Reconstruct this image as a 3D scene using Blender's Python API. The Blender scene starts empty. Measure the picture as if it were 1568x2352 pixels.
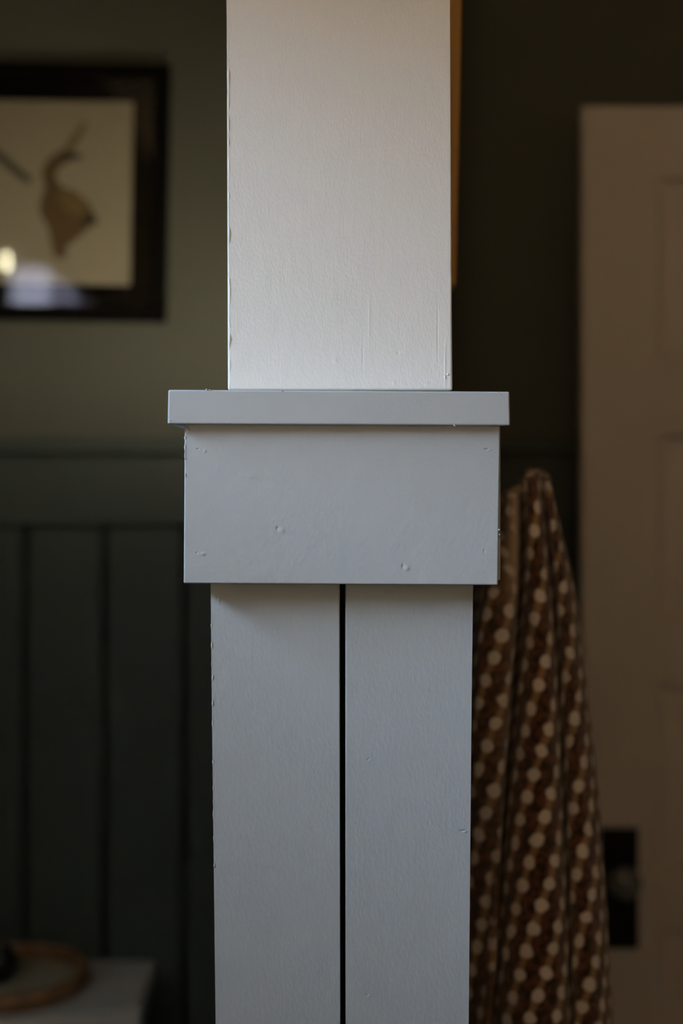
import bpy, bmesh, math, random
from mathutils import Vector, Matrix, noise

# ------------------------------------------------------------------ camera, world, exposure
S = bpy.context.scene
COL = S.collection
F = 3267.0          # focal length in pixels of the 1568 x 2352 frame (50 mm on 24 x 36)
DIST = 0.875        # camera to plaster shaft
ZC = 1.50           # eye height
HOR = 1090.0        # horizon row

cam = bpy.data.cameras.new('camera')
cam.sensor_fit = 'VERTICAL'; cam.sensor_height = 36.0; cam.sensor_width = 24.0
cam.lens = 50.0
cam.shift_y = (HOR - 1176.0) / 2352.0
cam.clip_start = 0.02
cam.dof.use_dof = True
cam.dof.focus_distance = 0.85
cam.dof.aperture_fstop = 3.5
camo = bpy.data.objects.new('camera', cam)
camo.location = (0, -DIST, ZC); camo.rotation_euler = (math.radians(90), 0, 0)
COL.objects.link(camo); S.camera = camo

w = bpy.data.worlds.new('overcast_sky'); S.world = w; w.use_nodes = True
bg = w.node_tree.nodes['Background']
bg.inputs['Color'].default_value = (0.65, 0.83, 1.04, 1)
bg.inputs['Strength'].default_value = 45.0

S.view_settings.view_transform = 'Standard'
S.view_settings.look = 'None'
S.view_settings.gamma = 1.0
S.view_settings.use_curve_mapping = False
S.view_settings.exposure = 0.0
S.cycles.max_bounces = 7
S.cycles.use_adaptive_sampling = True
S.cycles.adaptive_threshold = 0.04

def portal(name, loc, rot, sx, sy):
    l = bpy.data.lights.new(name, 'AREA'); l.shape = 'RECTANGLE'; l.size = sx; l.size_y = sy
    l.cycles.is_portal = True
    o = bpy.data.objects.new(name, l); o.location = loc; o.rotation_euler = rot; COL.objects.link(o)
# room box
XL, XR, YF, YB, ZT = -1.22, 1.70, -1.90, 1.095, 2.50
W1 = (-1.70, -0.08, 2.01, 2.46)     # window in the left wall: y0 y1 z0 z1
W2 = (-1.19, -0.89, 2.00, 2.26)     # window in the wall behind the camera: x0 x1 z0 z1
portal('window_portal', (XL - 0.13, (W1[0] + W1[1]) / 2, (W1[2] + W1[3]) / 2), (0, math.radians(-90), 0), W1[3] - W1[2], W1[1] - W1[0])
portal('window_portal', ((W2[0] + W2[1]) / 2, YF - 0.13, (W2[2] + W2[3]) / 2), (math.radians(90), 0, 0), W2[1] - W2[0], W2[3] - W2[2])

# ------------------------------------------------------------------ helpers
def P(px, py, y):
    d = y + DIST
    return Vector(((px - 784.0) / F * d, y, ZC - (py - HOR) / F * d))

def tag(o, label=None, cat=None, group=None, kind=None):
    if label: o['label'] = label
    if cat: o['category'] = cat
    if group: o['group'] = group
    if kind: o['kind'] = kind
    return o

def empty(name, loc, label=None, cat=None, group=None, kind=None):
    o = bpy.data.objects.new(name, None); o.location = loc; o.empty_display_size = 0.05
    COL.objects.link(o)
    return tag(o, label, cat, group, kind)

def world_loc(o):
    l = Vector(o.location)
    return l

def link(name, me, m, parent=None, smooth=False):
    o = bpy.data.objects.new(name, me); COL.objects.link(o)
    if m is not None and not me.materials: me.materials.append(m)
    if parent is not None:
        o.parent = parent
        # every parent here is unrotated, so the inverse is a translation
        t = Vector((0, 0, 0)); p = parent
        while p is not None:
            t += Vector(p.location); p = p.parent
        o.matrix_parent_inverse = Matrix.Translation(-t) if parent.parent is None else Matrix.Identity(4)
    if smooth:
        for f in me.polygons: f.use_smooth = True
    return o

def bm_obj(name, bm, m, parent=None, smooth=False):
    bmesh.ops.recalc_face_normals(bm, faces=bm.faces)
    me = bpy.data.meshes.new(name); bm.to_mesh(me); bm.free()
    return link(name, me, m, parent, smooth)

def bevel(bm, r, seg=2):
    if r > 0:
        bmesh.ops.bevel(bm, geom=list(bm.edges), offset=r, segments=seg, affect='EDGES', profile=0.5, clamp_overlap=True)

def add_box(bm, x0, x1, y0, y1, z0, z1):
    v = [bm.verts.new((x, y, z)) for z in (z0, z1) for y in (y0, y1) for x in (x0, x1)]
    for q in ((0, 2, 3, 1), (4, 5, 7, 6), (0, 1, 5, 4), (2, 6, 7, 3), (0, 4, 6, 2), (1, 3, 7, 5)):
        bm.faces.new([v[i] for i in q])
    return v

def box(name, x0, x1, y0, y1, z0, z1, m, parent=None, r=0.0):
    bm = bmesh.new(); add_box(bm, x0, x1, y0, y1, z0, z1); bevel(bm, r)
    return bm_obj(name, bm, m, parent)

def prism_pts(bm, pts, y0, y1):
    a = [bm.verts.new((p[0], y0, p[1])) for p in pts]
    b = [bm.verts.new((p[0], y1, p[1])) for p in pts]
    bm.faces.new(a); bm.faces.new(b[::-1])
    n = len(pts)
    for i in range(n):
        bm.faces.new((a[i], b[i], b[(i + 1) % n], a[(i + 1) % n]))

def prism(name, outline, y0, y1, m, parent=None, r=0.0, seg=3):
    """outline: (column, row) corners measured on the front face at depth y0"""
    pts = []
    for px, py in outline:
        p = P(px, py, y0); pts.append((p.x, p.z))
    bm = bmesh.new(); prism_pts(bm, pts, y0, y1); bevel(bm, r, seg)
    return bm_obj(name, bm, m, parent)

def lathe(bm, prof, c, axis='Z', n=32):
    """prof: (radius, height) list; closes the ends at radius 0"""
    rings = []
    for r, h in prof:
        ring = []
        for i in range(n):
            a = 2 * math.pi * i / n
            if axis == 'Z': co = (c[0] + r * math.cos(a), c[1] + r * math.sin(a), c[2] + h)
            elif axis == 'Y': co = (c[0] + r * math.cos(a), c[1] + h, c[2] + r * math.sin(a))
            else: co = (c[0] + h, c[1] + r * math.cos(a), c[2] + r * math.sin(a))
            ring.append(bm.verts.new(co))
        rings.append(ring)
    for k in range(len(rings) - 1):
        for i in range(n):
            j = (i + 1) % n
            bm.faces.new((rings[k][i], rings[k][j], rings[k + 1][j], rings[k + 1][i]))
    bm.faces.new(rings[0]); bm.faces.new(rings[-1][::-1])

def tube(bm, pts, rad, n=8):
    rings = []
    for k, p in enumerate(pts):
        p = Vector(p)
        d = (Vector(pts[min(k + 1, len(pts) - 1)]) - Vector(pts[max(k - 1, 0)])).normalized()
        ref = Vector((0, 1, 0)) if abs(d.y) < 0.9 else Vector((1, 0, 0))
        u = d.cross(ref).normalized(); v = d.cross(u)
        r = rad[k] if isinstance(rad, (list, tuple)) else rad
        rings.append([bm.verts.new(p + (u * math.cos(2 * math.pi * i / n) + v * math.sin(2 * math.pi * i / n)) * r) for i in range(n)])
    for k in range(len(rings) - 1):
        for i in range(n):
            j = (i + 1) % n
            bm.faces.new((rings[k][i], rings[k][j], rings[k + 1][j], rings[k + 1][i]))
    bm.faces.new(rings[0]); bm.faces.new(rings[-1][::-1])

# ------------------------------------------------------------------ materials
class NT:
    def __init__(s, name):
        s.m = bpy.data.materials.new(name); s.m.use_nodes = True
        s.t = s.m.node_tree; s.n = s.t.nodes
        s.b = s.n['Principled BSDF']; s.out = s.n['Material Output']
    def new(s, t, **kw):
        x = s.n.new(t)
        for k, v in kw.items(): setattr(x, k, v)
        return x
    def l(s, a, b): s.t.links.new(a, b)
    def math(s, op, a, b=None, c=None, clamp=False):
        x = s.new('ShaderNodeMath', operation=op); x.use_clamp = clamp
        for i, v in enumerate((a, b, c)):
            if v is None: continue
            if isinstance(v, (int, float)): x.inputs[i].default_value = v
            else: s.l(v, x.inputs[i])
        return x.outputs[0]
    def mix(s, fac, a, b):
        x = s.new('ShaderNodeMix', data_type='RGBA')
        for i, v in ((0, fac), (6, a), (7, b)):
            if isinstance(v, (int, float)): x.inputs[i].default_value = v
            elif isinstance(v, tuple): x.inputs[i].default_value = (*v[:3], 1)
            else: s.l(v, x.inputs[i])
        return x.outputs[2]
    def coord(s, scale=(1, 1, 1)):
        tc = s.new('ShaderNodeTexCoord'); mp = s.new('ShaderNodeMapping')
        mp.inputs['Scale'].default_value = scale
        s.l(tc.outputs['Object'], mp.inputs['Vector'])
        return mp.outputs['Vector']
    def noise(s, vec, scale, detail=3.0, rough=0.5):
        x = s.new('ShaderNodeTexNoise'); s.l(vec, x.inputs['Vector'])
        x.inputs['Scale'].default_value = scale; x.inputs['Detail'].default_value = detail
        x.inputs['Roughness'].default_value = rough
        return x.outputs['Fac']
    def bump(s, h, strength, dist):
        x = s.new('ShaderNodeBump'); x.inputs['Strength'].default_value = strength
        x.inputs['Distance'].default_value = dist
        s.l(h, x.inputs['Height']); s.l(x.outputs['Normal'], s.b.inputs['Normal'])

def paint(name, col, rough=0.45, var=0.04, stipple=900.0, depth=0.00025, strength=0.5, streak=(1, 1, 1), dents=(), spec=0.5):
    k = NT(name); v = k.coord(streak)
    big = k.noise(k.coord(), 7.0, 2.0)
    c0 = tuple(c * (1 - var) for c in col); c1 = tuple(min(1, c * (1 + var)) for c in col)
    k.l(k.mix(big, c0, c1), k.b.inputs['Base Color'])
    k.b.inputs['Roughness'].default_value = rough
    k.b.inputs['Specular IOR Level'].default_value = spec
    h = k.noise(v, stipple, 3.0, 0.55)
    h2 = k.noise(v, stipple * 0.16, 2.0, 0.5)
    hh = k.math('ADD', h, k.math('MULTIPLY', h2, 1.4))
    tc = None
    for (x, z, rx, rz, amp) in dents:      # nail heads filled over and small knocks in the paint film
        if tc is None:
            tc = k.new('ShaderNodeTexCoord'); sp = k.new('ShaderNodeSeparateXYZ'); k.l(tc.outputs['Object'], sp.inputs[0])
        dx = k.math('MULTIPLY', k.math('SUBTRACT', sp.outputs['X'], x), 1.0 / rx)
        dz = k.math('MULTIPLY', k.math('SUBTRACT', sp.outputs['Z'], z), 1.0 / rz)
        r2 = k.math('ADD', k.math('MULTIPLY', dx, dx), k.math('MULTIPLY', dz, dz))
        g = k.math('POWER', 2.718, k.math('MULTIPLY', r2, -1.0))
        hh = k.math('ADD', hh, k.math('MULTIPLY', g, amp))
    k.bump(hh, strength, depth)
    return k.m

def plain(name, col, rough=0.5, metal=0.0, **kw):
    k = NT(name); n = k.noise(k.coord(), 60.0, 3.0)
    k.l(k.mix(n, tuple(c * 0.9 for c in col), tuple(min(1, c * 1.1) for c in col)), k.b.inputs['Base Color'])
    k.b.inputs['Roughness'].default_value = rough; k.b.inputs['Metallic'].default_value = metal
    for a, b in kw.items(): k.b.inputs[a.replace('_', ' ')].default_value = b
    return k.m

def wood(name, c0, c1, scale=(14, 14, 1.2), rough=0.45):
    k = NT(name); v = k.coord(scale)
    n = k.noise(v, 4.0, 5.0, 0.6)
    wv = k.new('ShaderNodeTexWave'); k.l(v, wv.inputs['Vector']); wv.inputs['Scale'].default_value = 1.6
    wv.inputs['Distortion'].default_value = 5.0; wv.inputs['Detail'].default_value = 3.0
    f = k.math('MULTIPLY', k.math('ADD', n, wv.outputs['Fac']), 0.5)
    k.l(k.mix(f, c0, c1), k.b.inputs['Base Color'])
    k.b.inputs['Roughness'].default_value = rough
    k.bump(f, 0.25, 0.0005)
    return k.m

def dent(px, py, y, rx, rz, amp):
    p = P(px, py, y); s = (y + DIST) / F
    return (p.x, p.z, rx * s, rz * s, amp)

M = {}
WHITE = (0.78, 0.775, 0.75); GREY = (0.42, 0.46, 0.49)
M['plaster'] = paint('white_wall_paint', WHITE, 0.55, 0.02, 850.0, 0.0005, 0.36, (1, 1, 0.45),
                     dents=[dent(770, 828, 0, 5, 7, 1.2), dent(915, 810, 0, 4, 4, -1.0), dent(1028, 865, 0, 7, 4, -2.0),
                            dent(905, 880, 0, 4, 5, 1.0), dent(980, 882, 0, 6, 5, 1.2), dent(833, 820, 0, 2, 30, -0.8),
                            dent(1022, 840, 0, 2, 40, 1.2), dent(1005, 760, 0, 1.6, 60, -1.0), dent(848, 730, 0, 2, 40, 0.7)])
M['apron'] = paint('blue_grey_paint_apron', GREY, 0.42, 0.02, 520.0, 0.0005, 0.35,
                   dents=[dent(455, 1031, -.03, 3, 1.5, -2.5), dent(471, 1036, -.03, 3, 3, 2.0), dent(452, 1270, -.03, 2, 2, -2.5),
                          dent(466, 1272, -.03, 5, 4, 2.2), dent(637, 1214, -.03, 3, 4, -2.4), dent(648, 1218, -.03, 6, 6, 1.4),
                          dent(925, 1301, -.03, 3, 5, -2.6), dent(935, 1306, -.03, 5, 5, 2.0), dent(1117, 1032, -.03, 5, 2, -3.0),
                          dent(1125, 1033, -.03, 5, 2, 2.0), dent(1112, 1266, -.03, 2, 3, -2.4), dent(575, 1094, -.03, 9, 5, 1.2),
                          dent(545, 1085, -.03, 5, 5, -0.9), dent(500, 1072, -.03, 3, 9, 0.8)])
M['grey'] = paint('blue_grey_paint', GREY, 0.42, 0.02, 520.0, 0.0005, 0.22)
M['grey_board'] = paint('blue_grey_paint_boards', GREY, 0.42, 0.02, 520.0, 0.0005, 0.3, (1, 1, 0.5),
                        dents=[dent(503, 1380, -.012, 2.0, 5, 3.0), dent(506, 1381, -.012, 1.3, 4, -3.0), dent(1062, 1908, -.012, 5, 1.6, -4.0),
                               dent(1068, 1911, -.012, 3, 2, 3.5), dent(984, 1889, -.012, 2, 5, -1.6), dent(846, 1744, -.012, 4, 2, -2.4),
                               dent(851, 1745, -.012, 3, 2, 1.6), dent(842, 2286, -.012, 4, 2, -2.4), dent(849, 2287, -.012, 3, 2, 2.0),
                               dent(948, 1404, -.012, 2, 6, 1.2)])
M['wall'] = paint('olive_green_wall_paint', (0.098, 0.100, 0.078), 0.6, 0.04, 500.0, 0.0005, 0.4, spec=0.3)
M['wains'] = paint('dark_green_wainscot_paint', (0.048, 0.062, 0.055), 0.5, 0.05, 400.0, 0.0004, 0.3, spec=0.3)
M['groove_shade'] = paint('groove_shade_colour', (0.016, 0.020, 0.018), 0.7, 0.05, 400.0, 0.0004, 0.2, spec=0.2)  # near-black colour stands in for the shade deep in the board joints
M['cream'] = paint('warm_cream_wall_paint', (0.72, 0.60, 0.45), 0.6, 0.03, 400.0, 0.0004, 0.3)
M['ceil'] = paint('ceiling_paint', (0.72, 0.64, 0.52), 0.7, 0.02, 400.0, 0.0004, 0.2)
M['door'] = paint('pale_putty_door_paint', (0.68, 0.61, 0.55), 0.5, 0.04, 300.0, 0.0004, 0.3)
M['floor'] = wood('oak_floor', (0.12, 0.07, 0.035), (0.20, 0.12, 0.065), (1.5, 12, 12))
M['amber_wood'] = wood('amber_wood', (0.44, 0.21, 0.045), (0.72, 0.40, 0.11))
M['tray_wood'] = wood('tray_wood', (0.13, 0.06, 0.02), (0.24, 0.12, 0.045), (6, 6, 20))
M['black_wood'] = plain('black_stained_wood', (0.004, 0.0035, 0.003), 0.7, 0.0, Specular_IOR_Level=0.05)
M['black_mat'] = plain('black_mat_board', (0.0035, 0.0028, 0.0024), 0.95, 0.0, Specular_IOR_Level=0.0)
M['print_paper'] = plain('aged_paper', (0.30, 0.265, 0.19), 0.85)
M['print_brown'] = plain('brown_ink', (0.10, 0.06, 0.022), 0.85)
M['print_ochre'] = plain('ochre_ink', (0.15, 0.10, 0.03), 0.85)
M['print_dark'] = plain('dark_ink', (0.035, 0.03, 0.018), 0.85)
M['iron'] = plain('black_iron', (0.006, 0.006, 0.006), 0.6, 0.0, Specular_IOR_Level=0.2)
M['brass'] = plain('dull_brass', (0.35, 0.25, 0.10), 0.4, 0.9)
M['ceramic'] = plain('off_white_gloss', (0.46, 0.44, 0.40), 0.25)
M['tray_base'] = plain('pale_woven_base', (0.30, 0.27, 0.19), 0.8)
M['dark_pot'] = plain('dark_glazed_pot', (0.012, 0.012, 0.010), 0.35)
M['win_white'] = plain('white_window_paint', (0.75, 0.74, 0.72), 0.4)
M['leaf'] = plain('leaf_green', (0.10, 0.17, 0.03), 0.6)
M['bark'] = plain('bark', (0.10, 0.07, 0.05), 0.8)
M['lawn'] = plain('lawn_green', (0.07, 0.11, 0.03), 0.9)
M['pale_render'] = plain('pale_render', (0.46, 0.37, 0.40), 0.9)
M['knob'] = plain('frosted_glass_knob', (0.13, 0.135, 0.125), 0.18, 0.0, Coat_Weight=0.6)

def glass_mat():
    k = NT('clear_pane')
    tr = k.new('ShaderNodeBsdfTransparent'); gl = k.new('ShaderNodeBsdfGlossy')
    gl.inputs['Roughness'].default_value = 0.015
    fr = k.new('ShaderNodeFresnel'); fr.inputs['IOR'].default_value = 1.34
    mx = k.new('ShaderNodeMixShader')
    k.l(fr.outputs[0], mx.inputs[0]); k.l(tr.outputs[0], mx.inputs[1]); k.l(gl.outputs[0], mx.inputs[2])
    k.l(mx.outputs[0], k.out.inputs['Surface'])
    return k.m
M['glass'] = glass_mat()

def emit_mat(name, col, s):
    k = NT(name)
    k.b.inputs['Emission Color'].default_value = (*col, 1); k.b.inputs['Emission Strength'].default_value = s
    k.b.inputs['Base Color'].default_value = (*col, 1)
    return k.m
M['bulb'] = emit_mat('warm_bulb', (1.0, 0.93, 0.58), 120.0)
M['added_light'] = emit_mat('added_uplight_bulb', (1.0, 0.87, 0.62), 3600.0)
M['globe'] = emit_mat('warm_lit_globe', (1.0, 0.74, 0.45), 165.0)

def sheer():
    k = NT('sheer_curtain')
    d = k.new('ShaderNodeBsdfDiffuse'); t = k.new('ShaderNodeBsdfTranslucent'); tr = k.new('ShaderNodeBsdfTransparent')
    for x in (d, t): x.inputs['Color'].default_value = (0.75, 0.70, 0.78, 1)
    m1 = k.new('ShaderNodeMixShader'); m1.inputs[0].default_value = 0.6
    k.l(d.outputs[0], m1.inputs[1]); k.l(t.outputs[0], m1.inputs[2])
    m2 = k.new('ShaderNodeMixShader'); m2.inputs[0].default_value = 0.45
    k.l(tr.outputs[0], m2.inputs[1]); k.l(m1.outputs[0], m2.inputs[2])
    k.l(m2.outputs[0], k.out.inputs['Surface'])
    return k.m
M['sheer'] = sheer()

def blanket_mat():
    k = NT('brown_dotted_wool')
    uv = k.new('ShaderNodeUVMap'); uv.uv_map = 'cloth'
    wob = k.new('ShaderNodeTexNoise'); k.l(uv.outputs[0], wob.inputs['Vector']); wob.inputs['Scale'].default_value = 70.0
    wv = k.new('ShaderNodeVectorMath', operation='MULTIPLY_ADD')
    k.l(wob.outputs['Color'], wv.inputs[0]); wv.inputs[1].default_value = (0.006, 0.006, 0); wv.inputs[2].default_value = (-0.003, -0.003, 0)
    ad = k.new('ShaderNodeVectorMath', operation='ADD'); k.l(uv.outputs[0], ad.inputs[0]); k.l(wv.outputs[0], ad.inputs[1])
    sp = k.new('ShaderNodeSeparateXYZ'); k.l(ad.outputs[0], sp.inputs[0])
    u, v = sp.outputs['X'], sp.outputs['Y']
    # lattice of tufts: a = (-.0060, .0166), b = (.0125, .0150) metres
    ax, ay, bx, by = -0.0062, 0.0172, 0.0150, 0.0155
    det = ax * by - ay * bx
    s = k.math('ADD', k.math('MULTIPLY', u, by / det), k.math('MULTIPLY', v, -bx / det))
    t = k.math('ADD', k.math('MULTIPLY', u, -ay / det), k.math('MULTIPLY', v, ax / det))
    fs = k.math('SUBTRACT', k.math('FRACT', s), 0.5); ft = k.math('SUBTRACT', k.math('FRACT', t), 0.5)
    du = k.math('ADD', k.math('MULTIPLY', fs, ax), k.math('MULTIPLY', ft, bx))
    dv = k.math('ADD', k.math('MULTIPLY', fs, ay), k.math('MULTIPLY', ft, by))
    r = k.math('SQRT', k.math('ADD', k.math('MULTIPLY', du, du), k.math('MULTIPLY', dv, dv)))
    def ramp(x, lo, hi):
        mr = k.new('ShaderNodeMapRange', interpolation_type='SMOOTHSTEP')
        k.l(x, mr.inputs[0]); mr.inputs[1].default_value = lo; mr.inputs[2].default_value = hi
        mr.inputs[3].default_value = 1.0; mr.inputs[4].default_value = 0.0
        return mr.outputs[0]
    dot = ramp(r, 0.0042, 0.0060)
    # thin tan thread running from tuft to tuft along a
    thread = ramp(k.math('ABSOLUTE', ft), 0.08, 0.21)
    n = k.noise(uv.outputs[0], 160.0, 3.0)
    n2 = k.noise(uv.outputs[0], 1500.0, 3.0, 0.7)
    patch = k.math('SUBTRACT', 1.0, ramp(n, 0.42, 0.58))
    brown = k.mix(patch, (0.048, 0.021, 0.008), (0.19, 0.070, 0.036))
    c = k.mix(k.math('MULTIPLY', thread, 0.8), brown, (0.50, 0.31, 0.15))
    c = k.mix(dot, c, (0.95, 0.84, 0.76))
    at = k.new('ShaderNodeAttribute'); at.attribute_name = 'hem'
    c = k.mix(k.math('MULTIPLY', at.outputs['Fac'], 0.85), c, (0.70, 0.52, 0.33))
    k.l(c, k.b.inputs['Base Color'])
    k.b.inputs['Roughness'].default_value = 0.95
    k.b.inputs['Specular IOR Level'].default_value = 0.1
    k.b.inputs['Sheen Weight'].default_value = 0.4
    k.bump(k.math('ADD', k.math('MULTIPLY', dot, 0.8), n2), 0.7, 0.0012)
    return k.m
M['blanket'] = blanket_mat()

# ------------------------------------------------------------------ the room
def struct(o, label=None): return tag(o, label, None, None, 'structure')
T = 0.12
struct(box('floor', XL - T, XR + T, YF - T, YB + T, -0.1, 0.0, M['floor']), 'oak floor of the room')
struct(box('ceiling', XL - T, XR + T, YF - T, YB + T, ZT, ZT + 0.1, M['ceil']), 'cream painted ceiling')
struct(box('wall_right', XR, XR + T, YF, YB, 0, ZT, M['wall']), 'olive green wall on the right')
bm = bmesh.new()
add_box(bm, XL - T, XL, YF - T, YB + T, 0, W1[2]); add_box(bm, XL - T, XL, YF - T, YB + T, W1[3], ZT)
add_box(bm, XL - T, XL, YF - T, W1[0], W1[2], W1[3]); add_box(bm, XL - T, XL, W1[1], YB + T, W1[2], W1[3])
struct(bm_obj('wall_left', bm, M['wall']), 'olive green wall with a window on the left')
bm = bmesh.new()
add_box(bm, XL, XR + T, YF - T, YF, 0, W2[2]); add_box(bm, XL, XR + T, YF - T, YF, W2[3], ZT)
add_box(bm, XL, W2[0], YF - T, YF, W2[2], W2[3]); add_box(bm, W2[1], XR + T, YF - T, YF, W2[2], W2[3])
struct(bm_obj('wall_front', bm, M['cream']), 'cream wall behind the viewer')

def window(name, axis, a0, a1, z0, z1, at, label):
    """axis 'Y': lies in the left wall; axis 'X': lies in the wall behind the viewer"""
    root = empty(name, (at, (a0 + a1) / 2, z0) if axis == 'Y' else ((a0 + a1) / 2, at, z0)); struct(root, label)
    def bar(n, p0, p1, q0, q1, d0, d1, m):
        if axis == 'Y': box(n, at + d0, at + d1, p0, p1, q0, q1, m, root, 0.002 if m is not M['glass'] else 0)
        else: box(n, p0, p1, at + d0, at + d1, q0, q1, m, root, 0.002 if m is not M['glass'] else 0)
    f = 0.035
    bar('jamb', a0, a0 + f, z0, z1, -0.08, -0.02, M['win_white']); bar('jamb', a1 - f, a1, z0, z1, -0.08, -0.02, M['win_white'])
    bar('head', a0 + f, a1 - f, z1 - f, z1, -0.08, -0.02, M['win_white']); bar('sill', a0 + f, a1 - f, z0, z0 + f, -0.08, -0.02, M['win_white'])
    zm = (z0 + z1) / 2
    am = (a0 + a1) / 2 if axis == 'Y' else -0.997
    bar('mullion', am - 0.011, am + 0.011, z0 + f, z1 - f, -0.07, -0.03, M['win_white'])
    bar('pane', a0 + f, am - 0.011, z0 + f, z1 - f, -0.052, -0.048, M['glass'])
    bar('pane', am + 0.011, a1 - f, z0 + f, z1 - f, -0.052, -0.048, M['glass'])
window('window_1', 'Y', W1[0], W1[1], W1[2], W1[3], XL, 'white framed window in the left wall')
window('window_2', 'X', W2[0], W2[1], W2[2], W2[3], YF, 'small high white framed window behind the viewer')

struct(box('shade_wall_stub', -0.72, -0.60, 0.50, YB, 0, 1.945, M['wall']), 'unseen olive green wall stub added to shade the left of the back wall')  # out-of-view stub put in to darken the far left of the back wall
struct(box('shade_header', -0.64, -0.60, YF, YB, 1.945, ZT, M['wall'], None, 0.004), 'unseen header board added on the left to shade the upper shaft and wall')  # out-of-view board put in to block window light from the shaft top

# back wall with wainscot
wb = box('wall_back', XL, XR, YB, YB + T, 0, ZT, M['wall']); struct(wb, 'olive green wall with dark green board wainscot below')
ZCAP = 1.550
box('wainscot_backing', XL, XR, YB - 0.003, YB, 0.0, 1.431, M['groove_shade'], wb)
cap_b = box('wainscot_cap', XL, XR, YB - 0.052, YB, 1.529, ZCAP, M['wains'], wb, 0.003)
rail_b = box('wainscot_rail', XL, XR, YB - 0.028, YB, 1.431, 1.529, M['wains'], wb, 0.002)
def boards(parent, m, along, a0, a1, step, front, back, z0, z1, gap=0.007, first=None):
    """a row of tongue boards with open joints; one mesh shared by all"""
    hw = (step - gap) / 2
    bm = bmesh.new()
    if along == 'X': add_box(bm, -hw, hw, front, back, z0, z1)
    else: add_box(bm, front, back, -hw, hw, z0, z1)
    bevel(bm, 0.0025, 2); bmesh.ops.recalc_face_normals(bm, faces=bm.faces)
    me = bpy.data.meshes.new('board'); bm.to_mesh(me); bm.free(); me.materials.append(m)
    a = first if first is not None else a0 + step / 2
    while a + hw <= a1 + 1e-4:
        if a - hw >= a0 - 1e-4:
            o = link('board', me, None, parent)
            o.location = (a, 0, 0) if along == 'X' else (0, a, 0)
        a += step
boards(wb, M['wains'], 'X', XL, XR, 0.1098, YB - 0.010, YB, 0.0, 1.431, 0.010, first=-0.4355 + 0.0549 - 0.1098 * 10)

# ------------------------------------------------------------------ partition wall running back behind the column
pw = box('wall_partition', -0.058, 0.058, 0.160, YB, ZCAP, ZT, M['plaster']); struct(pw, 'white partition wall running back behind the column')
box('core', -0.050, 0.050, 0.160, YB - 0.030, 0.0, 1.529, M['grey'], pw)
box('partition_cap', -0.086, 0.086, 0.172, YB - 0.054, 1.529, ZCAP, M['grey'], pw, 0.003)
for s in (-1, 1):
    x0, x1 = sorted((s * 0.064, s * 0.082))
    box('partition_rail', x0, x1, 0.166, YB - 0.030, 1.435, 1.529, M['grey'], pw, 0.002)
    x0, x1 = sorted((s * 0.050, s * 0.064))
    boards(pw, M['grey'], 'Y', 0.152, YB - 0.030, 0.0775, x0, x1, 0.0, 1.529, 0.0033)

# ------------------------------------------------------------------ the column
col = empty('panelled_column', (0, 0.06, 0), 'white plastered column with blue-grey cap, box apron and two vertical boards below', 'column')
YS, YBD, YA, YCP = 0.0, -0.012, -0.030, -0.0375
sh_top = -2640
prism('plaster_shaft', [(523, 896.5), (1039, 896.5), (1033, 0), (1031, sh_top), (517, sh_top), (520, 0)], YS, 0.155, M['plaster'], col, 0.0014, 3)
capb = prism('cap_board', [(384.5, 974), (1171.5, 977.5), (1170, 899.5), (386, 895)], YCP, 0.172, M['grey'], col, 0.0010, 3)
prism('apron_board', [(421.5, 1340), (1143.5, 1344), (1148.5, 974), (424, 970)], YA, YBD - 0.0002, M['apron'], col, 0.0008, 3)
# side boards of the apron, just proud of the front board at the right-hand joint
pr = P(1149.5, 1100, YBD); pl = P(424, 1100, YBD)
zb = P(784, 1341, YA).z; zt = P(784, 972, YA).z
box('apron_side_board', pr.x - 0.0175, pr.x, YBD + 0.0006, 0.165, zb + 0.0008, zt, M['grey'], col, 0.0006)
box('apron_side_board', pl.x + 0.001, pl.x + 0.0175, YBD + 0.0006, 0.165, zb + 0.0008, zt, M['grey'], col, 0.0006)
prism('upright_board', [(483, 1300), (780, 1300), (781, 2352), (781, 6740), (499, 6740), (495, 2352), (486.5, 1640), (483.5, 1345)], YBD, 0.029, M['grey_board'], col, 0.0008, 3)
prism('upright_board', [(793, 1300), (1086, 1300), (1086, 1345), (1082.5, 1640), (1076, 2352), (1072, 6740), (794, 6740), (793.5, 2352)], YBD, 0.029, M['grey_board'], col, 0.0008, 3)
box('core_post', -0.066, 0.066, 0.030, 0.150, 0.0, 1.528, M['groove_shade'], col)
for s_ in (-1, 1):
    xa, xb = sorted((s_ * 0.0665, s_ * 0.0752))
    box('side_board', xa, xb, 0.0300, 0.0880, 0.0, 1.528, M['grey'], col, 0.0008)
    box('side_board', xa, xb, 0.0913, 0.1500, 0.0, 1.528, M['grey'], col, 0.0008)
# ragged bead of filler paint down the left arrises
def bead(pts_px, y, rad, m, seed):
    random.seed(seed)
    pts, rr = [], []
    (x0, y0), (x1, y1) = pts_px
    n = int((y1 - y0) / 7)
    for i in range(n + 1):
        t = i / n
        wv = noise.noise(Vector((t * 22.0, seed, 0))) * 1.8
        q = noise.noise(Vector((t * 40.0, seed + 5.0, 0)))
        p = P(x0 + (x1 - x0) * t + wv, y0 + (y1 - y0) * t, y)
        pts.append(p); rr.append(rad * max(0.15, 0.75 + 1.1 * q))
    b = bmesh.new(); tube(b, pts, rr, 8)
    bm_obj('paint_bead', b, m, col, True)
bead([(525.0, 60), (527.5, 890)], 0.0004, 0.0008, M['plaster'], 1.3)
bead([(486.5, 1400), (492.5, 1995)], YBD + 0.0004, 0.0006, M['grey_board'], 4.1)
bead([(426, 985), (426, 1120)], YA + 0.0004, 0.0006, M['apron'], 7.7)
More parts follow.
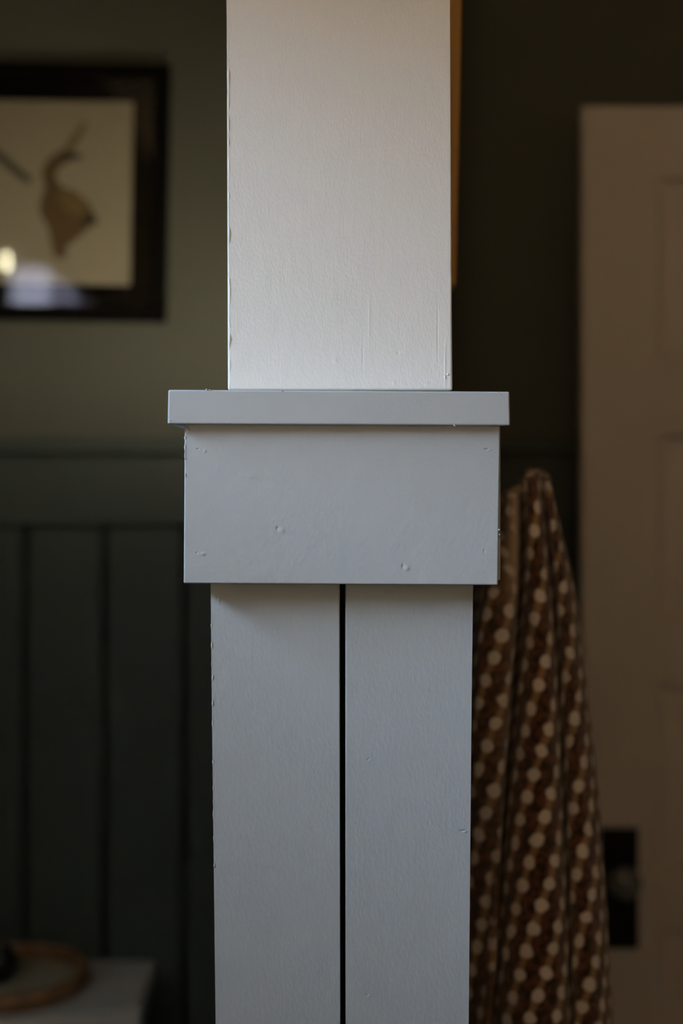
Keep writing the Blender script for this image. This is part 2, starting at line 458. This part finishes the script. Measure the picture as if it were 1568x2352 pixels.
# small paint crumbs on the cap and apron
random.seed(3)
for (px, py, yy, r) in [(474, 895, YCP, .0006), (481, 895.5, YCP, .0005), (431, 983, YA, .0012), (435, 987, YA, .0008), (1043, 977, YCP, .0006),
                        (1046, 979, YCP, .0005), (1150, 906, YCP, .0004), (1144, 902, YCP, .0004), (392, 966, YCP, .0005), (648, 898, YCP, .0005),
                        (1146, 1217, YA, .0007), (1147, 1228, YA, .0005), (426, 1054, YA, .0007), (522, 972, YCP, .0004), (1029, 860, 0, .0011), (1022, 867, 0, .0009)]:
    b = bmesh.new(); bmesh.ops.create_icosphere(b, subdivisions=1, radius=r)
    c = P(px, py, yy)
    for v in b.verts:
        v.co *= random.uniform(0.7, 1.2); v.co.y *= 0.6; v.co += c
    bm_obj('paint_crumb', b, M['plaster'] if yy == 0 else M['grey'], col, True)

# ------------------------------------------------------------------ framed picture on the back wall
def rot_about(pts, c, a):
    ca, sa = math.cos(a), math.sin(a)
    return [(c[0] + (x - c[0]) * ca - (z - c[1]) * sa, c[1] + (x - c[0]) * sa + (z - c[1]) * ca) for x, z in pts]
YP = YB - 0.026
def pic_pt(px, py, y=YP): p = P(px, py, y); return (p.x, p.z)
pc = pic_pt(380, 440)
ANG = math.radians(-0.95)
x1, ztop = pic_pt(383, 147); _, zbot = pic_pt(383, 738)
x0 = x1 - 0.50; fw = 0.019; mw = 0.0305
pic = empty('framed_picture', ((x0 + x1) / 2, YB, zbot), 'black framed print of a brown animal hanging on the green wall', 'picture')
def rprism(name, pts, ya, yb, m, r=0.0, parent=pic):
    b = bmesh.new(); prism_pts(b, rot_about(pts, pc, ANG), ya, yb); bevel(b, r, 2)
    return bm_obj(name, b, m, parent)
def quad(a, b, c, d): return [(a, c), (b, c), (b, d), (a, d)]
rprism('frame_rail', [(x0, zbot), (x1, zbot), (x1 - fw, zbot + fw), (x0 + fw, zbot + fw)], YP, YB - 0.001, M['black_wood'], 0.0012)
rprism('frame_rail', [(x0 + fw, ztop - fw), (x1 - fw, ztop - fw), (x1, ztop), (x0, ztop)], YP, YB - 0.001, M['black_wood'], 0.0012)
rprism('frame_rail', [(x1, zbot), (x1, ztop), (x1 - fw, ztop - fw), (x1 - fw, zbot + fw)], YP, YB - 0.001, M['black_wood'], 0.0012)
rprism('frame_rail', [(x0, zbot), (x0 + fw, zbot + fw), (x0 + fw, ztop - fw), (x0, ztop)], YP, YB - 0.001, M['black_wood'], 0.0012)
ix0, ix1, iz0, iz1 = x0 + fw, x1 - fw, zbot + fw, ztop - fw
rprism('backing_board', quad(ix0, ix1, iz0, iz1), YP + 0.014, YP + 0.020, M['black_mat'])
prn = rprism('print_sheet', quad(ix0 + mw, ix1 - mw, iz0 + mw, iz1 - mw), YP + 0.0130, YP + 0.0139, M['print_paper'])
for nm, q in (('mat_strip', quad(ix0, ix1, iz0, iz0 + mw)), ('mat_strip', quad(ix0, ix1, iz1 - mw, iz1)),
              ('mat_strip', quad(ix0, ix0 + mw, iz0 + mw, iz1 - mw)), ('mat_strip', quad(ix1 - mw, ix1, iz0 + mw, iz1 - mw))):
    rprism(nm, q, YP + 0.0110, YP + 0.0139, M['black_mat'])
rprism('glass_pane', quad(ix0, ix1, iz0, iz1), YP + 0.005, YP + 0.007, M['glass'])
def figure(name, crop, m, lift):
    pts = [pic_pt(cx * 0.3444, 100 + cy * 0.3444, YP + 0.0128) for cx, cy in crop]
    b = bmesh.new(); prism_pts(b, pts, YP + 0.0130 - lift, YP + 0.0130)
    bm_obj(name, b, m, pic)
figure('printed_body', [(285, 900), (280, 840), (325, 765), (390, 720), (430, 705), (480, 725), (470, 770), (410, 815), (375, 860), (372, 900), (410, 955),
                        (510, 990), (590, 1060), (640, 1150), (655, 1195), (610, 1215), (545, 1275), (470, 1335), (435, 1365), (455, 1410), (410, 1435),
                        (360, 1420), (340, 1330), (322, 1225), (270, 1140), (262, 1070), (285, 1010), (300, 950)], M['print_brown'], 0.0002)
figure('printed_ear', [(425, 715), (470, 640), (520, 560), (550, 520), (575, 525), (565, 575), (530, 635), (480, 715)], M['print_ochre'], 0.0003)
figure('printed_muzzle', [(415, 745), (440, 720), (520, 730), (555, 745), (540, 768), (480, 775), (420, 800)], M['print_dark'], 0.0004)
figure('printed_flank', [(400, 970), (500, 1000), (570, 1060), (590, 1130), (520, 1160), (440, 1120), (395, 1050)], M['print_ochre'], 0.0003)
figure('printed_tail', [(560, 1130), (620, 1140), (655, 1195), (600, 1210), (540, 1190)], M['print_dark'], 0.0004)
figure('printed_branch', [(-260, 480), (-100, 640), (0, 720), (80, 790), (160, 860), (215, 905), (190, 935), (110, 880), (0, 785), (-120, 690), (-280, 520)], M['print_dark'], 0.0002)

# ------------------------------------------------------------------ amber wooden frame on the right face of the partition
fr = empty('wooden_frame', (0.075, 0.3, 1.63), 'amber wooden picture frame leaning off the partition beside the white shaft', 'frame')
YW0, YW1 = 0.20, 0.62
def lean_box(name, ya, yb, za, zb_, d0, d1, m):
    # hangs against the wall at the foot and tips outward towards the top
    b = bmesh.new(); vs = add_box(b, d0, d1, ya, yb, za, zb_); bevel(b, 0.003, 3)
    z0 = 1.628
    for v in b.verts: v.co.x += 0.0590 + (v.co.z - z0) * 0.020
    bm_obj(name, b, m, fr)
zf0 = P(784, 659, YW0).z; zf1 = zf0 + 0.52
lean_box('frame_stile', YW0, YW0 + 0.028, zf0, zf1, 0.0005, 0.0275, M['amber_wood'])
lean_box('frame_stile', YW1 - 0.028, YW1, zf0, zf1, 0.0005, 0.0275, M['amber_wood'])
lean_box('frame_rail', YW0 + 0.028, YW1 - 0.028, zf0, zf0 + 0.028, 0.0005, 0.0275, M['amber_wood'])
lean_box('frame_rail', YW0 + 0.028, YW1 - 0.028, zf1 - 0.028, zf1, 0.0005, 0.0275, M['amber_wood'])
lean_box('print_sheet', YW0 + 0.026, YW1 - 0.026, zf0 + 0.026, zf1 - 0.026, 0.004, 0.010, M['print_paper'])

# ------------------------------------------------------------------ five-panel door standing open in front of the wall
YD = 0.950
def D(px, py, y=YD): p = P(px, py, y); return p.x, p.z
dx0, dzt = D(1337, 243); dx1 = dx0 + 0.74
sx, _ = D(1512, 243)
door = empty('door_1', (dx0, YD, 0)); struct(door, 'pale putty five-panel door standing open at the right')
dzb = 0.012
box('stile', dx0, sx, YD, YD + 0.038, dzb, dzt, M['door'], door, 0.0015)
box('stile', dx1 - (sx - dx0), dx1, YD, YD + 0.038, dzb, dzt, M['door'], door, 0.0015)
px1 = dx1 - (sx - dx0)
tops = [408, 1000, 1575, 2135, 2710]; edges = []
prev = dzt
for i, tp in enumerate(tops):
    zt_ = D(0, tp)[1]; zb_ = D(0, tp + 417)[1]
    box('rail', sx, px1, YD, YD + 0.038, zt_, prev, M['door'], door, 0.0015)
    b = bmesh.new()                                   # fielded panel: sloped moulding round a flat field
    o, n_ = 0.0, 0.016
    loops = []
    for ins, yy in ((0.0, YD + 0.004), (0.004, YD + 0.013), (0.014, YD + 0.015), (0.040, YD + 0.010)):
        loops.append([b.verts.new((x, yy, z)) for x, z in quad(sx + ins, px1 - ins, zb_ + ins, zt_ - ins)])
    back = [b.verts.new((x, YD + 0.030, z)) for x, z in quad(sx, px1, zb_, zt_)]
    for k_ in range(3):
        for j in range(4): b.faces.new((loops[k_][j], loops[k_][(j + 1) % 4], loops[k_ + 1][(j + 1) % 4], loops[k_ + 1][j]))
    b.faces.new(loops[-1]); b.faces.new(back[::-1])
    for j in range(4): b.faces.new((back[j], back[(j + 1) % 4], loops[0][(j + 1) % 4], loops[0][j]))
    bm_obj('panel', b, M['door'], door)
    prev = zb_
box('rail', sx, px1, YD, YD + 0.038, dzb, prev, M['door'], door, 0.0015)
(bx0, bz1), (bx1, bz0) = D(1379, 1903, YD - 0.004), D(1466, 2180, YD - 0.004)
plate = box('backplate', bx0, bx1, YD - 0.004, YD, bz0, bz1, M['iron'], door, 0.001)
kc = P(1436, 2031, YD - 0.05)
b = bmesh.new()
lathe(b, [(0.006, 0.047), (0.009, 0.046), (0.009, 0.030), (0.012, 0.026), (0.018, 0.018), (0.0215, 0.008), (0.0215, 0.002), (0.019, -0.006), (0.012, -0.010), (0.003, -0.011)], (kc.x, YD - 0.05, kc.z), 'Y', 32)
kn = bm_obj('door_knob', b, M['knob'], plate, True)
kn.matrix_parent_inverse = Matrix.Identity(4); kn['label'] = 'round grey glass knob'

# ------------------------------------------------------------------ bow-fronted toilet tank with tray at the lower left; lower body and plinth added
ZTOP = 0.835
cx, hwid = -0.422, 0.170
tank_root = empty('toilet_tank', (cx, 0.99, 0), 'low off-white toilet tank with bowed lid against the dark panelling', 'toilet tank')
def bow(name, hw, depth, bulge, z0, z1, m, r):
    n = 20; pts = []
    yb_ = YB - 0.042 if z1 > 1.5 else YB - 0.017
    for i in range(n + 1):
        t = -1 + 2 * i / n
        pts.append((cx + t * hw, yb_ - depth - bulge * (1 - t * t)))
    pts += [(cx + hw, yb_), (cx - hw, yb_)]
    b = bmesh.new()
    lo = [b.verts.new((x, y, z0)) for x, y in pts]; hi = [b.verts.new((x, y, z1)) for x, y in pts]
    b.faces.new(lo[::-1]); b.faces.new(hi)
    for i in range(len(pts)):
        j = (i + 1) % len(pts); b.faces.new((lo[i], lo[j], hi[j], hi[i]))
    top_edges = [e for e in b.edges if abs(e.verts[0].co.z - e.verts[1].co.z) < 1e-6]
    bmesh.ops.bevel(b, geom=top_edges, offset=r, segments=3, affect='EDGES', profile=0.5)
    return bm_obj(name, b, m, tank_root)
bow('tank_lid', hwid, 0.172, 0.042, ZTOP - 0.038, ZTOP, M['ceramic'], 0.008)
bow('tank_body', hwid - 0.018, 0.150, 0.036, 0.06, ZTOP - 0.038, M['ceramic'], 0.004)
bow('plinth', hwid - 0.035, 0.13, 0.030, 0.0, 0.06, M['ceramic'], 0.003)

tc = (-0.432, 0.972, ZTOP)
tray = empty('round_tray', tc, 'round wooden-rimmed tray lying on the off-white toilet tank lid', 'tray')
b = bmesh.new(); lathe(b, [(0.001, 0.001), (0.094, 0.001), (0.096, 0.006), (0.001, 0.008)], tc, 'Z', 40)
bm_obj('tray_base', b, M['tray_base'], tray, False)
b = bmesh.new()
n, k_ = 48, 10; rings = []
for i in range(n):
    a = 2 * math.pi * i / n
    rings.append([b.verts.new((tc[0] + (0.0975 + 0.007 * math.cos(q)) * math.cos(a), tc[1] + (0.0975 + 0.007 * math.cos(q)) * math.sin(a), tc[2] + 0.0125 + 0.0125 * math.sin(q)))
                  for q in [2 * math.pi * j / k_ for j in range(k_)]])
for i in range(n):
    for j in range(k_):
        b.faces.new((rings[i][j], rings[(i + 1) % n][j], rings[(i + 1) % n][(j + 1) % k_], rings[i][(j + 1) % k_]))
bm_obj('tray_rim', b, M['tray_wood'], tray, True)
pcn = (-0.452, 0.978, ZTOP + 0.008)
pot = empty('dark_pot', pcn, 'small dark pot standing in the round tray at the picture edge', 'pot')
b = bmesh.new(); lathe(b, [(0.020, 0.0), (0.026, 0.004), (0.031, 0.018), (0.030, 0.030), (0.026, 0.036), (0.023, 0.034), (0.024, 0.020), (0.018, 0.008), (0.002, 0.007)], pcn, 'Z', 28)
bm_obj('pot_body', b, M['dark_pot'], pot, True)

# ------------------------------------------------------------------ peg and blanket hanging on the right of the partition
YK = 0.27
hk = P(1212, 1135, YK)
peg = empty('wall_peg', (0.083, YK, hk.z - 0.006), 'wooden peg on the partition rail holding up the dotted blanket', 'peg')
b = bmesh.new(); tube(b, [(0.0825, YK, hk.z - 0.012), (0.11, YK, hk.z - 0.010), (0.140, YK, hk.z - 0.008), (0.150, YK, hk.z - 0.006)], [0.009, 0.007, 0.008, 0.010], 12)
bm_obj('peg_shaft', b, M['amber_wood'], peg, True)

ys_ = [1076, 1120, 1160, 1230, 1345, 1500, 1700, 1900, 2100, 2352, 2800, 3100]
K = {  # column of each fold line at the rows above
 'L':  [1160, 1146, 1142, 1125, 1092, 1070, 1062, 1055, 1050, 1045, 1040, 1038],
 'A':  [1175, 1168, 1166, 1160, 1143, 1122, 1108, 1102, 1098, 1092, 1085, 1082],
 'V1': [1194, 1193, 1194, 1194, 1191, 1182, 1167, 1153, 1140, 1126, 1112, 1106],
 'B':  [1213, 1216, 1220, 1224, 1230, 1236, 1236, 1236, 1238, 1242, 1248, 1250],
 'V2': [1240, 1247, 1250, 1257, 1268, 1280, 1289, 1297, 1305, 1312, 1322, 1328],
 'C':  [1254, 1263, 1268, 1279, 1296, 1311, 1326, 1339, 1351, 1362, 1376, 1384],
 'R':  [1260, 1271, 1280, 1295, 1319, 1339, 1361, 1380, 1394, 1406, 1424, 1436]}
def key(nm, y):
    a = K[nm]
    if y <= ys_[0]: return a[0]
    for i in range(len(ys_) - 1):
        if y <= ys_[i + 1]:
            t = (y - ys_[i]) / (ys_[i + 1] - ys_[i])
            p0, p1, p2, p3 = a[max(i - 1, 0)], a[i], a[i + 1], a[min(i + 2, len(a) - 1)]
            d0 = (p2 - p0) / (ys_[i + 1] - ys_[max(i - 1, 0)]) * (ys_[i + 1] - ys_[i])
            d1 = (p3 - p1) / (ys_[min(i + 2, len(a) - 1)] - ys_[i]) * (ys_[i + 1] - ys_[i])
            return (2 * t**3 - 3 * t**2 + 1) * p1 + (t**3 - 2 * t**2 + t) * d0 + (-2 * t**3 + 3 * t**2) * p2 + (t**3 - t**2) * d1
    return a[-1]
YB0 = 0.185          # foremost folds
def section(y):
    """fold outline at one row: (column, depth, top row, hem weight)"""
    g = min(1.0, max(0.25, (y - 1050) / 300.0))     # folds flatten towards the peg
    L, A, V1, B, V2, C, R = (key(n_, y) for n_ in ('L', 'A', 'V1', 'B', 'V2', 'C', 'R'))
    e = max(0.0, min(1.0, (y - 1650) / 600.0)); e = e * e * (3 - 2 * e) * 0.045     # the left fold swings back lower down
    return [(q_[0], q_[1] + e * max(0.0, min(1.0, (V1 + 12 - q_[0]) / 30.0)), q_[2], q_[3]) for q_ in _section(L, A, V1, B, V2, C, R, g)]
def _section(L, A, V1, B, V2, C, R, g):
    return [(L, YB0 + 0.060, 1130, 0), (L * .55 + A * .45, YB0 + 0.016, 1124, 0), (A, YB0 + 0.004, 1117, .35), (A * .4 + V1 * .6, YB0 + 0.000, 1114, .9), (V1 - 3, YB0 + 0.010, 1117, 1),
            (V1 - 2, YB0 + 0.030 + .010 * g, 1104, .5), (V1 + 4, YB0 + 0.036 + .040 * g, 1094, 0), (V1 + 10, YB0 + 0.030 + .010 * g, 1088, 0),
            (V1 * .55 + B * .45, YB0 + 0.022, 1081, 0), (B, YB0 + 0.012, 1076, 0), (B * .35 + V2 * .65, YB0 + 0.016, 1076, 0),
            (V2 - 3, YB0 + 0.028 + .004 * g, 1078, 0), (V2 + 1, YB0 + 0.034 + .020 * g, 1080, 0), (V2 + 5, YB0 + 0.030, 1081, 0),
            (V2 * .5 + C * .5, YB0 + 0.021, 1083, 0), (C, YB0 + 0.019, 1086, 0), (C * .35 + R * .65, YB0 + 0.030, 1092, 0), (R, YB0 + 0.055, 1100, 0), (R - 4, YB0 + 0.085, 1104, 0)]
def crom(p, n=6):
    out = []
    for i in range(len(p) - 1):
        a, b_, c, d = p[max(i - 1, 0)], p[i], p[i + 1], p[min(i + 2, len(p) - 1)]
        for j in range(n):
            t = j / n
            out.append(tuple(0.5 * (2 * b_[q] + (c[q] - a[q]) * t + (2 * a[q] - 5 * b_[q] + 4 * c[q] - d[q]) * t * t + (3 * b_[q] - a[q] - 3 * c[q] + d[q]) * t**3) for q in range(4)))
    out.append(p[-1]); return out
NF, NB, NTOP = 170, 40, 14
ref = len(crom(section(1700)))
rows = []; hem = []
# back layer (bottom to top), over the top, then the front layer down
R_TOP = 0.038
for k_ in range(NB, 0, -1):
    t = k_ / NB; y = 1110 + t * 1500
    s_ = crom(section(y)); rows.append([P(q[0] - (q[0] - key('B', y)) * 0.25, y + (q[2] - 1076), 0.36 - 0.25 * (q[1] - YB0)) for q in s_]); hem.append([0] * ref)
for k_ in range(1, NTOP):
    t = k_ / NTOP; y = 1110
    s_ = crom(section(y)); r_ = []
    for q in s_:
        ang = math.pi * t
        yb_ = 0.36 - 0.25 * (q[1] - YB0); mid = (yb_ + q[1]) / 2; half = (yb_ - q[1]) / 2
        shrink = 0.25 * (1 - t)
        pxx = q[0] - (q[0] - key('B', y)) * shrink
        r_.append(P(pxx, q[2] + 34 - 34 * math.sin(ang) ** 0.8, mid + half * math.cos(ang)))
    rows.append(r_); hem.append([q[3] * max(0, t * 2 - 1) for q in s_])
for k_ in range(NF + 1):
    t = k_ / NF; y = 1110 + t * 1940
    s_ = crom(section(y)); r_ = []
    for q in s_:
        blend = max(0.0, 1 - (y - 1110) / 260.0)
        r_.append(P(q[0], y + (q[2] - 1076) * blend, q[1]))
    rows.append(r_)
    h_ = max(0.0, min(1.0, (1420 - y) / 160.0)); hem.append([min(1, q[3] * (h_ + 0.12 * (1 - h_))) for q in s_])
nr, nc = len(rows), ref
anchor = 9 * 6
verts = []; uvs = []
vlen = [0.0]
for i in range(1, nr): vlen.append(vlen[-1] + (rows[i][anchor] - rows[i - 1][anchor]).length)
for i, r_ in enumerate(rows):
    acc = [0.0]
    for j in range(1, nc): acc.append(acc[-1] + (r_[j] - r_[j - 1]).length)
    for j in range(nc):
        p = r_[j]
        f = noise.noise(p * 30.0) * 0.0018 + noise.noise(p * 90.0) * 0.0006
        verts.append((p.x + f * 0.4, p.y + f, p.z)); uvs.append((acc[j] - acc[anchor], vlen[i]))
faces = [(i * nc + j, i * nc + j + 1, (i + 1) * nc + j + 1, (i + 1) * nc + j) for i in range(nr - 1) for j in range(nc - 1)]
me = bpy.data.meshes.new('blanket'); me.from_pydata(verts, [], faces)
uvl = me.uv_layers.new(name='cloth')
for lp in me.loops: uvl.data[lp.index].uv = uvs[lp.vertex_index]
at = me.attributes.new('hem', 'FLOAT', 'POINT')
flat = [h for r_ in hem for h in r_]
for i, h in enumerate(flat): at.data[i].value = h
bl = link('blanket', me, M['blanket'], None, True)
sol = bl.modifiers.new('thickness', 'SOLIDIFY'); sol.thickness = 0.004; sol.offset = 1.0
tag(bl, 'brown woven blanket with cream dots hanging in folds behind the column', 'blanket')

# ------------------------------------------------------------------ what the picture glass mirrors: lamp, curtain, garden; plus floor lamp and an added light
lc = (-0.948, -1.0, 2.09)
lamp = empty('pendant_bulb', (lc[0], lc[1], ZT), 'tiny bare warm bulb hanging from the ceiling on a cord by the left wall', 'lamp')
b = bmesh.new(); lathe(b, [(0.001, -0.010), (0.004, -0.008), (0.007, -0.003), (0.007, 0.004), (0.006, 0.016), (0.005, 0.026), (0.005, 0.034)], lc, 'Z', 20)
bm_obj('bulb', b, M['bulb'], lamp, True)
b = bmesh.new(); lathe(b, [(0.006, 0.034), (0.010, 0.035), (0.013, 0.070), (0.004, 0.078)], lc, 'Z', 16); bm_obj('socket', b, M['brass'], lamp, True)
b = bmesh.new(); tube(b, [(lc[0], lc[1], lc[2] + 0.076), (lc[0], lc[1], ZT - 0.015)], 0.003, 8); bm_obj('cord', b, M['iron'], lamp, True)
b = bmesh.new(); lathe(b, [(0.045, -0.001), (0.045, -0.012), (0.010, -0.022)], (lc[0], lc[1], ZT), 'Z', 24); bm_obj('ceiling_rose', b, M['brass'], lamp, True)

gc = (-0.08, -1.50, 1.52)
gl = empty('torchiere_lamp', (gc[0], gc[1], 0), 'brass torchiere floor lamp with a warm globe in its bowl, behind the viewer', 'lamp')
b = bmesh.new(); bmesh.ops.create_uvsphere(b, u_segments=32, v_segments=16, radius=0.06, matrix=Matrix.Translation(gc)); bm_obj('glass_globe', b, M['globe'], gl, True)
b = bmesh.new(); lathe(b, [(0.012, -0.085), (0.06, -0.078), (0.10, -0.045), (0.120, 0.025), (0.117, 0.025), (0.097, -0.043), (0.058, -0.072), (0.010, -0.076)], gc, 'Z', 40); bm_obj('bowl', b, M['brass'], gl, True)
b = bmesh.new(); tube(b, [(gc[0], gc[1], 0.025), (gc[0], gc[1], gc[2] - 0.082)], 0.011, 12); bm_obj('pole', b, M['brass'], gl, True)
b = bmesh.new(); lathe(b, [(0.13, 0.0), (0.13, 0.012), (0.10, 0.022), (0.02, 0.030)], (gc[0], gc[1], 0), 'Z', 32); bm_obj('base', b, M['brass'], gl, True)

sc_ = (-0.083, 0.55, 1.600)  # invented lamp, out of view, brightens the back wall left of the column
sco = empty('added_uplight', (-0.058, sc_[1], sc_[2] - 0.03), 'unseen lamp added on the partition behind the white column to brighten the back wall', 'lamp')
b = bmesh.new(); bmesh.ops.create_uvsphere(b, u_segments=20, v_segments=10, radius=0.009, matrix=Matrix.Translation(sc_)); bm_obj('bulb', b, M['added_light'], sco, True)
b = bmesh.new()  # cup and hood shaped to keep its light off wainscot and wall top
lathe(b, [(0.004, -0.020), (0.010, -0.018), (0.016, -0.008), (0.0170, 0.002), (0.0160, 0.002), (0.015, -0.007), (0.009, -0.015), (0.003, -0.016)], sc_, 'Z', 28); bm_obj('cup', b, M['brass'], sco, True)
box('wall_plate', -0.064, -0.058, sc_[1] - 0.014, sc_[1] + 0.014, sc_[2] - 0.03, sc_[2] + 0.015, M['brass'], sco, 0.001)
b = bmesh.new(); lathe(b, [(0.003, 0.0096), (0.0175, 0.0096), (0.0175, 0.012), (0.003, 0.014)], sc_, 'Z', 28); bm_obj('hood', b, M['brass'], sco, True)
box('hood_arm', -0.070, -0.063, sc_[1] - 0.003, sc_[1] + 0.003, sc_[2] + 0.0100, sc_[2] + 0.0125, M['brass'], sco, 0.0005)
box('arm', -0.071, -0.063, sc_[1] - 0.004, sc_[1] + 0.004, sc_[2] - 0.012, sc_[2] - 0.004, M['brass'], sco, 0.001)

b = bmesh.new(); n = 40; g0 = []
for zz in (2.28, 2.12, 1.96):
    g0.append([b.verts.new((-0.99 + 0.115 * i / n, YF + 0.045 + 0.010 * math.sin(i * 0.95) * (1.0 if zz < 2.2 else 0.6), zz)) for i in range(n + 1)])
for r_ in range(2):
    for i in range(n): b.faces.new((g0[r_][i], g0[r_][i + 1], g0[r_ + 1][i + 1], g0[r_ + 1][i]))
cu = bm_obj('sheer_curtain', b, M['sheer'], None, True)
s2 = cu.modifiers.new('thickness', 'SOLIDIFY'); s2.thickness = 0.0008
tag(cu, 'gathered pale sheer curtain at the small high window behind the viewer', 'curtain')
b = bmesh.new(); tube(b, [(-1.43, YF + 0.045, 2.285), (-0.85, YF + 0.045, 2.285)], 0.007, 10)
rod = bm_obj('curtain_rod', b, M['iron'], None, True); tag(rod, 'thin black curtain rod above the small high window', 'curtain rod')

tag(box('garden_ground', -8, 8, -14, YF - 0.6, -0.5, -0.3, M['lawn']), 'grassy ground outside the windows', None, None, 'structure')
tag(box('neighbour_wall', -5.0, 3.0, -5.4, -5.2, -0.3, 4.6, M['pale_render']), 'pale rendered wall of the house next door', None, None, 'structure')
random.seed(11)
sh = empty('garden_shrub', (-1.98, -3.6, -0.3), 'leafy green shrub in the garden outside the small high window', 'shrub')
b = bmesh.new()
for i in range(2200):
    a = random.uniform(0, 2 * math.pi); hz = random.uniform(-0.1, 2.8)
    rr = (0.62 - 0.12 * hz / 2.2) * math.sqrt(random.uniform(0.2, 1)) * (1 if hz < 1.8 else 0.75)
    c = Vector((-1.98 + rr * math.cos(a), -3.6 + rr * math.sin(a), hz))
    d = Vector((random.uniform(-1, 1), random.uniform(-1, 1), random.uniform(-1, 1))).normalized()
    e = d.orthogonal().normalized(); s_ = random.uniform(0.04, 0.08)
    q = [c - e * s_, c + d * s_ * 0.45, c + e * s_, c - d * s_ * 0.45]
    b.faces.new([b.verts.new(v) for v in q])
fo = bm_obj('foliage', b, M['leaf'], sh); fo['kind'] = 'stuff'
b = bmesh.new(); tube(b, [(-1.98, -3.6, -0.3), (-1.97, -3.6, 0.6), (-1.99, -3.6, 1.4)], [0.05, 0.035, 0.015], 10); bm_obj('stem', b, M['bark'], sh, True)
